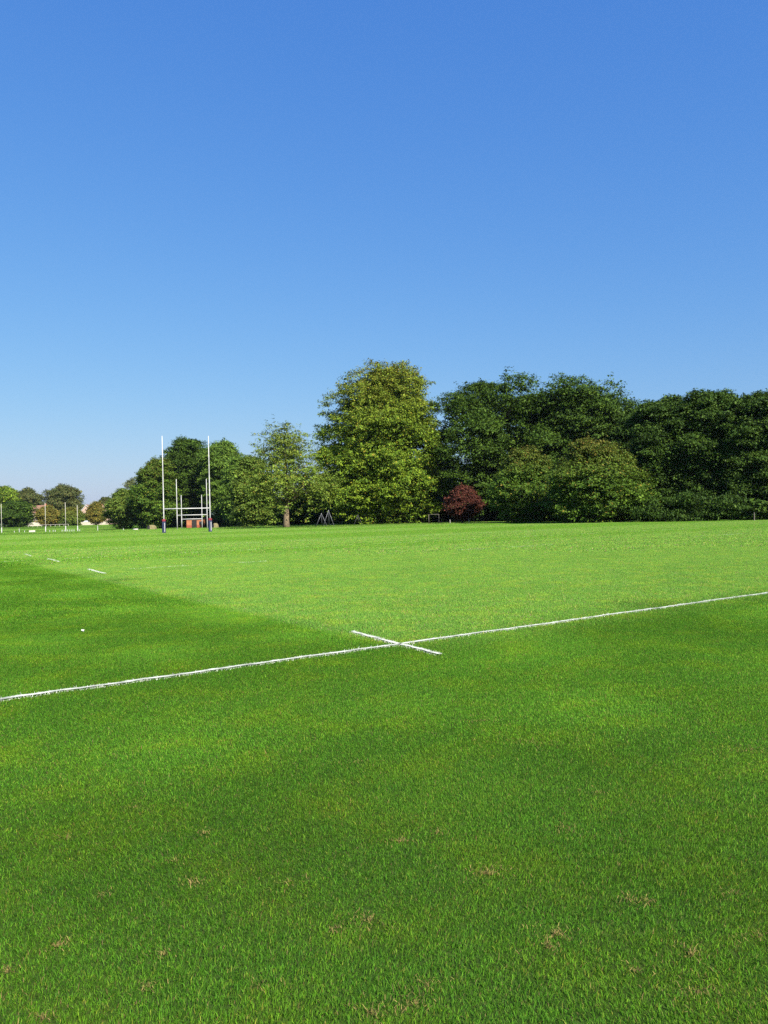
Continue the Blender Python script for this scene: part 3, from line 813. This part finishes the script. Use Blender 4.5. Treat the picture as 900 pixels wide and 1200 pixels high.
def belt(name, label, cat, runs, palette, leaf, per, seed, kind=None, upright=False):
    """A low continuous mass of plants along a polyline: runs of (px, depth, height)."""
    r = np.random.default_rng(2000 + seed)
    C_, R_ = [], []
    for (p0, d0, h0), (p1, d1, h1) in zip(runs[:-1], runs[1:]):
        a, b = foot(p0, d0), foot(p1, d1)
        n = int((b - a).length * 3.2)
        for _ in range(n):
            t = r.random(); q = a.lerp(b, t); h = (h0 + (h1 - h0) * t) * r.uniform(0.72, 1.05)
            rad = r.uniform(0.16, 0.3) * h
            C_.append((q.x, q.y + r.normal(0, 0.9), q.z + r.uniform(-0.06, 1.0) * (h - rad * 0.8))); R_.append(rad)
    C_, R_ = np.array(C_), np.array(R_)
    v, f, c, t = leaf_cloud(C_, R_, per, leaf, PAL[palette], r, 0.9, upright=upright)
    v[:, 2] = np.maximum(v[:, 2], terrain(v[:, 0], v[:, 1]) + 0.02)
    o = np_mesh(name, v, f, c, M['leaf'], tint=t)
    tag(o, label, cat, kind=kind)
    return o
belt('undergrowth', 'dark shrubby undergrowth filling the foot of the tree belt', 'undergrowth',
     [(150, 262, 5), (215, 262, 5.5), (262, 250, 5.5), (300, 186, 5), (350, 176, 5), (385, 166, 4.5), (440, 160, 5), (500, 154, 5), (560, 150, 5), (610, 146, 5), (690, 138, 5)], 'deep', 0.6, 130, 1, kind='stuff')
belt('undergrowth', 'dark undergrowth beneath the right hand trees', 'undergrowth',
     [(640, 124, 4.5), (700, 116, 4.5), (760, 112, 5), (830, 110, 5), (900, 105, 5), (960, 100, 5)], 'deep', 0.5, 140, 2, kind='stuff')
belt('laurel_hedge', 'shaggy dark green hedge at the foot of the right hand trees', 'hedge',
     [(748, 96, 3.0), (790, 95, 3.3), (830, 93, 3.4), (866, 92, 3.2)], 'laurel', 0.25, 560, 3, upright=True)
belt('bramble_hedge', 'low dark bramble thicket at the right edge under the cut off tree', 'hedge',
     [(868, 94, 2.6), (905, 92, 2.4), (950, 89, 2.6)], 'deep', 0.38, 220, 4)

# ------------------------------------------------------------------ rugby goals
def copy_tree(o, parent=None):
    c = o.copy(); col.objects.link(c)
    if parent is not None: c.parent = parent
    for ch in o.children: copy_tree(ch, c)
    return c

def rugby_goal(l_px, r_px, depth, post_h, bar_h, pad, label, rad=0.075, mat='white_paint', group='rugby goals nested behind one another'):
    a, b = foot(l_px, depth), foot(r_px, depth + 1.2)
    w = math.hypot(b.x - a.x, b.y - a.y)
    c = (a + b) / 2
    root = empty('rugby_goal', c, math.atan2(b.y - a.y, b.x - a.x))
    tag(root, label, 'goal posts', group)
    for s in (-1, 1):
        m = MB(); x = s * w / 2
        m.tube([(x, 0, -0.05), (x, 0, bar_h), (x, 0, post_h * 0.7), (x, 0, post_h)], [rad, rad, rad * 0.75, rad * 0.6], 12)
        m.build('post', M[mat], root, smooth=True)
        if pad:
            hp = 1.72
            p = MB(); q = pad / 2
            ring = []
            for z_ in (0.03, hp - 0.27):
                for k in range(20):
                    th = 2 * math.pi * k / 20
                    e = 0.55
                    ring.append((x + q * math.copysign(abs(math.cos(th)) ** e, math.cos(th)), q * math.copysign(abs(math.sin(th)) ** e, math.sin(th)), z_))
            fs = [(k, (k + 1) % 20, 20 + (k + 1) % 20, 20 + k) for k in range(20)] + [tuple(reversed(range(20))), tuple(range(20, 40))]
            p.add(ring, fs)
            po = p.build('post_pad', M['navy_vinyl'], root, smooth=False)
            t = MB()
            ring2 = [(vx, vy, hp - 0.265 if vz < 1 else hp) for (vx, vy, vz) in ring]
            t.add(ring2, fs)
            t.build('pad_top', M['red_vinyl'], po)
            w_ = MB(); w_.box((x + q * 0.45, -q - 0.004, 0.72), (q * 0.32, 0.012, 1.1))
            w_.build('pad_stripe', M['white_paint'], po)
    m = MB(); m.tube([(-w / 2 + rad, 0, bar_h), (w / 2 - rad, 0, bar_h)], [rad * 0.85] * 2, 12)
    m.build('crossbar', M[mat], root, smooth=True)
    return root

rugby_goal(192, 246.3, 95.5, 12.1, 3.0, 0.46, 'nearest and tallest white rugby goal with navy and red padded posts', rad=0.072)
rugby_goal(207.6, 242.8, 141, 9.4, 2.75, 0, 'middle sized white rugby goal seen inside the nearest goal', rad=0.085)
rugby_goal(212.9, 236.8, 212, 9.3, 2.65, 0, 'smallest and farthest white rugby goal in front of the dark tree', rad=0.12)

# ------------------------------------------------------------------ things at the far left of the field
def pole(px, depth, h, label, group=None):
    root = empty('training_pole', foot(px, depth))
    tag(root, label, 'pole', group)
    m = MB(); m.tube([(0, 0, -0.05), (0, 0, h * .6), (0, 0, h)], [0.045, 0.042, 0.036], 10); m.build('post', M['off_white'], root, smooth=True)
    m = MB(); m.tube([(0, 0, 0.0), (0, 0, 0.06), (0, 0, 1.35), (0, 0, 1.4)], [0.08, 0.1, 0.09, 0.06], 12); m.build('post_pad', M['white_paint'], root, smooth=True)
    m = MB(); m.box((0, 0, 0.02), (0.5, 0.5, 0.05)); m.build('base_plate', M['grey_metal'], root)
for px, h, lab in ((1.7, 6.6, 'white pole at the far left edge of the field'), (53.2, 6.6, 'white pole standing before the first golden tree'),
                   (76.8, 6.6, 'white pole standing left of the golden topped tree under the big dome'), (90.8, 5.9, 'shorter white pole right of the golden topped tree')):
    pole(px, 168, h, lab, 'white poles on the far left field')

def stake(px, depth, h, label, group='white boundary stakes', w=0.11, mat='white_paint', name='boundary_stake', cat='stake'):
    m = MB(); g = foot(px, depth)
    m.tube([(0, 0, -0.03), (0, 0, h * .93), (0, 0, h)], [w / 2, w / 2, w * .22], 8)
    o = m.build(name, M[mat], loc=g)
    tag(o, label, cat, group)
    return o
G_ = 'short white stake in the row along the far left boundary'
for i, px in enumerate((16.5, 28.5, 58, 62, 64.5, 72.5, 75, 79, 81.5, 84, 86.5, 93.2)):
    stake(px, 164 + (i % 3) * 1.3, 0.62, G_)
stake(22.3, 172, 1.1, 'taller white stake below the round dark tree on the left')
stake(114.3, 175, 1.35, 'tall white stake right of the row of short stakes', w=0.13)
stake(144.4, 178, 0.6, 'lone white stake below the small dense tree')
stake(884.0, 88, 0.95, 'weathered post with red top at the right end of the hedge', group=None, w=0.1, mat='grey_wood', name='marker_post', cat='post')
stake(527.4, 127, 0.62, 'pale stake left of the red tree stem', group=None, w=0.08, mat='off_white')
stake(549.6, 126, 0.66, 'pale stake right of the red tree stem', group=None, w=0.08, mat='off_white')

def barrier(px0, px1, depth, label):
    """a low white advertising-free barrier board on two feet"""
    a, b = foot(px0, depth), foot(px1, depth)
    root = empty('low_barrier', (a + b) / 2)
    tag(root, label, 'barrier')
    w = b.x - a.x
    m = MB(); m.box((0, 0, 0.45), (w, 0.06, 0.4)); m.build('board', M['off_white'], root)
    for s in (-1, 1):
        m = MB(); m.box((s * w * .4, 0, 0.13), (0.08, 0.4, 0.26)); m.build('foot', M['grey_metal'], root)
barrier(33.8, 41, 170, 'low white barrier board on the grass left of the poles')

# white rail at the field edge
def rail_fence(px0, px1, depth, label):
    a, b = foot(px0, depth), foot(px1, depth + 6)
    root = empty('rail_fence', a)
    tag(root, label, 'fence')
    d = b - a; n = 9
    m = MB()
    m.tube([(0, 0, 1.0), (d.x, d.y, b.z - a.z + 1.0)], [0.045, 0.045], 8); m.build('rail', M['off_white'], root)
    for i in range(n + 1):
        t = i / n
        m = MB(); m.box((d.x * t, d.y * t, (b.z - a.z) * t + 0.5), (0.09, 0.09, 1.0)); m.build('fence_post', M['off_white'], root)
rail_fence(33, 80, 330, 'thin white rail fence behind the row of stakes')

def house(px0, px1, depth, wall_h, roof_h, wall, roof, label, gable=False, chimney=0.7, deep=8.0, wins=((0.3, 0.6),), rz=0.0):
    a, b = foot(px0, depth), foot(px1, depth)
    w = b.x - a.x
    root = empty('house', Vector(((a.x + b.x) / 2, depth + deep / 2, a.z)), rz)
    tag(root, label, 'house')
    hx, hy = w / 2, deep / 2
    m = MB(); m.box((0, 0, wall_h / 2), (w, deep, wall_h))
    if gable:
        m.add([(-hx, -hy, wall_h), (hx, -hy, wall_h), (0, -hy, wall_h + roof_h), (-hx, hy, wall_h), (hx, hy, wall_h), (0, hy, wall_h + roof_h)], [(0, 1, 2), (5, 4, 3)])
    m.build('wall', M[wall], root)
    r_ = MB(); o = 0.4
    if gable:
        for s in (-1, 1):
            e = (s * (hx + o), 0, wall_h - o * roof_h / hx)
            r_.add([(e[0], -hy - o, e[2]), (0, -hy - o, wall_h + roof_h), (0, hy + o, wall_h + roof_h), (e[0], hy + o, e[2]),
                    (e[0], -hy - o, e[2] + .22), (0, -hy - o, wall_h + roof_h + .22), (0, hy + o, wall_h + roof_h + .22), (e[0], hy + o, e[2] + .22)],
                   [(0, 1, 2, 3), (7, 6, 5, 4), (0, 4, 5, 1), (2, 6, 7, 3), (0, 3, 7, 4)])
    else:
        for s in (-1, 1):
            e = (s * (hy + o), wall_h - o * roof_h / hy)
            r_.add([(-hx - o, e[0], e[1]), (hx + o, e[0], e[1]), (hx + o - 1.5, 0, wall_h + roof_h), (-hx - o + 1.5, 0, wall_h + roof_h),
                    (-hx - o, e[0], e[1] + .22), (hx + o, e[0], e[1] + .22), (hx + o - 1.5, 0, wall_h + roof_h + .22), (-hx - o + 1.5, 0, wall_h + roof_h + .22)],
                   [(0, 1, 2, 3), (7, 6, 5, 4), (0, 4, 5, 1), (1, 5, 6, 2), (3, 7, 4, 0)])
        for s in (-1, 1):   # hipped ends
            r_.add([(s * (hx + o), -hy - o, wall_h - .2), (s * (hx + o), hy + o, wall_h - .2), (s * (hx + o - 1.5), 0, wall_h + roof_h + .2)], [(0, 1, 2)])
    ro = r_.build('roof', M[roof], root)
    if gable:
        for s in (-1, 1):
            m = MB(); n = 2
            m.add([(0, -hy - o - .06, wall_h + roof_h + .24), (s * (hx + o), -hy - o - .06, wall_h - o * roof_h / hx + .24), (s * (hx + o), -hy - o - .06, wall_h - o * roof_h / hx - .25), (0, -hy - o - .06, wall_h + roof_h - .25),
                   (0, -hy - o - .003, wall_h + roof_h + .24), (s * (hx + o), -hy - o - .003, wall_h - o * roof_h / hx + .24), (s * (hx + o), -hy - o - .003, wall_h - o * roof_h / hx - .25), (0, -hy - o - .003, wall_h + roof_h - .25)],
                  [(0, 1, 2, 3), (7, 6, 5, 4), (0, 4, 5, 1), (2, 6, 7, 3), (1, 5, 6, 2)])
            m.build('bargeboard', M['white_paint'], ro)
    if chimney is not None:
        m = MB(); m.box((chimney * hx, 0.3, wall_h + roof_h * .85 + .5), (0.9, 0.7, 2.2)); m.build('chimney', M['brick'], ro)
    for (fx, fz) in wins:
        cx, cz = -hx + fx * w, fz * wall_h
        m = MB(); m.box((cx, -hy - 0.02, cz), (1.5, 0.08, 1.3)); wo = m.build('window', M['white_paint'], root)
        m = MB(); m.box((cx, -hy - 0.065, cz), (1.26, 0.02, 1.06)); m.build('pane', M['glass'], wo)
house(31, 52, 430, 7.6, 3.8, 'cream_render', 'roof_tile', 'cream house with red tiled roof behind the far left trees', wins=((0.2, 0.75), (0.2, 0.3), (0.5, 0.75), (0.8, 0.75)), chimney=0.8)
house(94, 108.5, 440, 7.2, 4.2, 'pink_render', 'brown_tile', 'pinkish gabled house with white bargeboards left of the orange yellow tree', gable=True, wins=((0.3, 0.7), (0.7, 0.7)), chimney=None)
house(119, 134, 445, 6.8, 4.0, 'pink_render', 'brown_tile', 'pinkish gabled house half hidden right of the orange yellow tree', gable=True, wins=((0.35, 0.7),), chimney=None)
house(106, 121, 470, 7.4, 4.0, 'pink_render', 'brown_tile', 'brown roofed house between the two gabled houses', wins=((0.3, 0.7),), chimney=0.5)

def garden_wall(px0, px1, depth, h, label):
    a, b = foot(px0, depth), foot(px1, depth)
    root = empty('garden_wall', (a + b) / 2); tag(root, label, 'wall')
    w = b.x - a.x
    m = MB(); m.box((0, 0, h / 2), (w, 0.3, h)); m.build('wall_body', M['cream_render'], root)
    m = MB(); m.box((0, 0, h + 0.06), (w + .1, 0.42, 0.12)); m.build('coping', M['off_white'], root)
garden_wall(94, 126.5, 385, 1.5, 'long low cream garden wall in front of the pink houses')

def shed(px0, px1, depth, label):
    a, b = foot(px0, depth), foot(px1, depth)
    w = b.x - a.x
    root = empty('shed', (a + b) / 2); tag(root, label, 'shed')
    m = MB(); m.box((0, 0, 0.75), (w, 2.2, 1.5)); m.build('wall', M['off_white'], root)
    m = MB(); m.add([(-w / 2 - .2, -1.3, 1.45), (w / 2 + .2, -1.3, 1.45), (w / 2 + .2, 0, 2.3), (-w / 2 - .2, 0, 2.3), (w / 2 + .2, 1.3, 1.45), (-w / 2 - .2, 1.3, 1.45)], [(0, 1, 2, 3), (3, 2, 4, 5), (0, 3, 5), (1, 4, 2)])
    m.build('roof', M['white_paint'], root)
shed(98.5, 103.5, 389, 'small white roofed shed behind the low cream garden wall')

# ------------------------------------------------------------------ things under the trees
def brick_store(px0, px1, depth, label):
    a, b = foot(px0, depth), foot(px1, depth)
    w = b.x - a.x
    root = empty('field_store', (a + b) / 2); tag(root, label, 'store')
    hgt = 2.7
    m = MB(); m.box((0, 1.5, 0.4), (w, 3.0, 0.8)); m.build('plinth', M['brick'], root)
    m = MB(); m.box((0, 1.5, 0.8 + (hgt - .8) / 2), (w - .02, 2.98, hgt - .8)); m.build('wall', M['orange_board'], root)
    m = MB(); m.box((0, 1.4, hgt + .09), (w + .4, 3.6, 0.18)); m.build('roof', M['dark_opening'], root)
    m = MB(); m.box((-w * .02, -.03, 1.15), (w * .3, 0.1, 2.3)); m.build('door', M['dark_opening'], root)
    m = MB(); m.box((w * .36, -.03, 1.45), (w * .16, 0.1, 0.9)); m.build('window', M['glass'], root)
brick_store(218.5, 237.5, 231, 'orange walled store with dark doorway seen through the far goal')

def tent(px0, px1, depth, h, label):
    a, b = foot(px0, depth), foot(px1, depth)
    w = b.x - a.x
    root = empty('canvas_cover', (a + b) / 2); tag(root, label, 'cover')
    m = MB(); n = 10; vs = []
    for j, y_ in enumerate((-0.8, 0.8)):
        for k in range(n + 1):
            th = math.pi * k / n
            vs.append((-math.cos(th) * w / 2, y_, math.sin(th) ** 0.8 * h))
    fs = [(k, k + 1, n + 2 + k, n + 1 + k) for k in range(n)] + [tuple(range(n + 1)), tuple(reversed(range(n + 1, 2 * n + 2)))]
    m.add(vs, fs); m.build('cover', M['tan_canvas'], root)
    m = MB(); m.box((-w * .32, -0.83, h * .42), (w * .3, 0.06, h * .8)); m.build('opening', M['dark_opening'], root)
tent(173.5, 182.5, 205, 1.3, 'low tan canvas hump with dark opening left of the nearest goal')
tent(249.5, 255.5, 200, 1.4, 'small tan canvas hump right of the nearest goal')
def roller_cover(px0, px1, depth, label):
    a, b = foot(px0, depth), foot(px1, depth); w = b.x - a.x
    root = empty('rolled_cover', (a + b) / 2); tag(root, label, 'cover')
    m = MB(); m.tube([(-w / 2, 0, .22), (w / 2, 0, .22)], [.22, .22], 14); m.build('roll', M['off_white'], root, smooth=True)
    m = MB(); m.tube([(-w / 2 - .15, 0, .22), (w / 2 + .15, 0, .22)], [.04, .04], 8); m.build('spindle', M['grey_metal'], root)
roller_cover(156, 161.5, 196, 'pale rolled ground cover lying on the grass left of the goals')

def tripod(px, depth, h, spread, label, rail=False, mat='grey_metal'):
    root = empty('tripod_frame', foot(px, depth)); tag(root, label, 'play frame', 'tripod frames of the playground')
    for (dx, dy) in ((-spread, -0.3), (spread, -0.3), (0, 0.9)):
        m = MB(); m.tube([(dx, dy, -0.03), (0, 0.05 * (dy > 0), h)], [0.04, 0.035], 8); m.build('leg', M[mat], root, smooth=True)
    m = MB(); m.tube([(0, 0.02, h - .14), (0, 0.02, h + .06)], [0.09, 0.05], 10); m.build('apex_cap', M[mat], root)
    if rail:
        m = MB(); m.tube([(spread * .25, .3, .35), (spread * .95, -.28, .42)], [0.05, 0.05], 8); m.build('rail', M[mat], root)
tripod(376.8, 126, 2.15, 0.95, 'leftmost grey tripod frame under the lone tree')
tripod(385.2, 123, 2.6, 0.9, 'tallest grey tripod frame between the lone tree and the tallest tree', True)
tripod(419.5, 131, 1.75, 0.75, 'dim tripod frame in shade under the tallest tree', mat='dark_metal')

def small_goal(px0, px1, depth, h, label):
    a, b = foot(px0, depth), foot(px1, depth); w = b.x - a.x
    root = empty('small_goal', (a + b) / 2); tag(root, label, 'goal frame')
    for s in (-1, 1):
        m = MB(); m.tube([(s * w / 2, 0, -.03), (s * w / 2, 0, h)], [.035, .035], 8); m.build('post', M['grey_wood'], root, smooth=True)
        m = MB(); m.tube([(s * w / 2, 0, h), (s * w / 2, .8, 0)], [.03, .03], 8); m.build('stay', M['grey_wood'], root, smooth=True)
    m = MB(); m.tube([(-w / 2, 0, h), (w / 2, 0, h)], [.03, .03], 8); m.build('crossbar', M['grey_wood'], root, smooth=True)
small_goal(502.6, 514.4, 128, 1.55, 'small weathered goal frame beside the red tree')

# white scrap on the dark turf
def scrap(px, py):
    g = on_ground(px, py)
    m = MB(); n = 5; vs = []
    r = np.random.default_rng(4)
    for i in range(n):
        for j in range(n):
            vs.append(((i / (n - 1) - .5) * .035, (j / (n - 1) - .5) * .028, .028 + .008 * r.normal()))
    fs = [(i * n + j, (i + 1) * n + j, (i + 1) * n + j + 1, i * n + j + 1) for i in range(n - 1) for j in range(n - 1)]
    vs2 = [(x, y, z + .004) for x, y, z in vs]
    m.add(vs, [tuple(reversed(f)) for f in fs]); m.add(vs2, fs)
    o = m.build('paper_scrap', M['paper'], loc=g)
    tag(o, 'tiny crumpled white scrap lying on the dark turf beyond the line', 'scrap')
scrap(97, 741)

# ------------------------------------------------------------------ the air between here and the hills
def haze():
    m = bpy.data.materials.new('haze_air'); m.use_nodes = True
    nt = m.node_tree; nt.nodes.clear()
    out = nt.nodes.new('ShaderNodeOutputMaterial'); pv = nt.nodes.new('ShaderNodeVolumePrincipled')
    pv.inputs['Color'].default_value = (0.72, 0.82, 0.95, 1)
    pv.inputs['Density'].default_value = HAZE
    pv.inputs['Anisotropy'].default_value = 0.2
    nt.links.new(pv.outputs[0], out.inputs['Volume'])
    b = MB(); b.box((0, 3200, 44.0), (12600, 8400, 92.0))
    o = b.build('haze', m)
    tag(o, 'thin blue haze in the air over the field', 'haze', kind='stuff')
HAZE = 0.00004
haze()
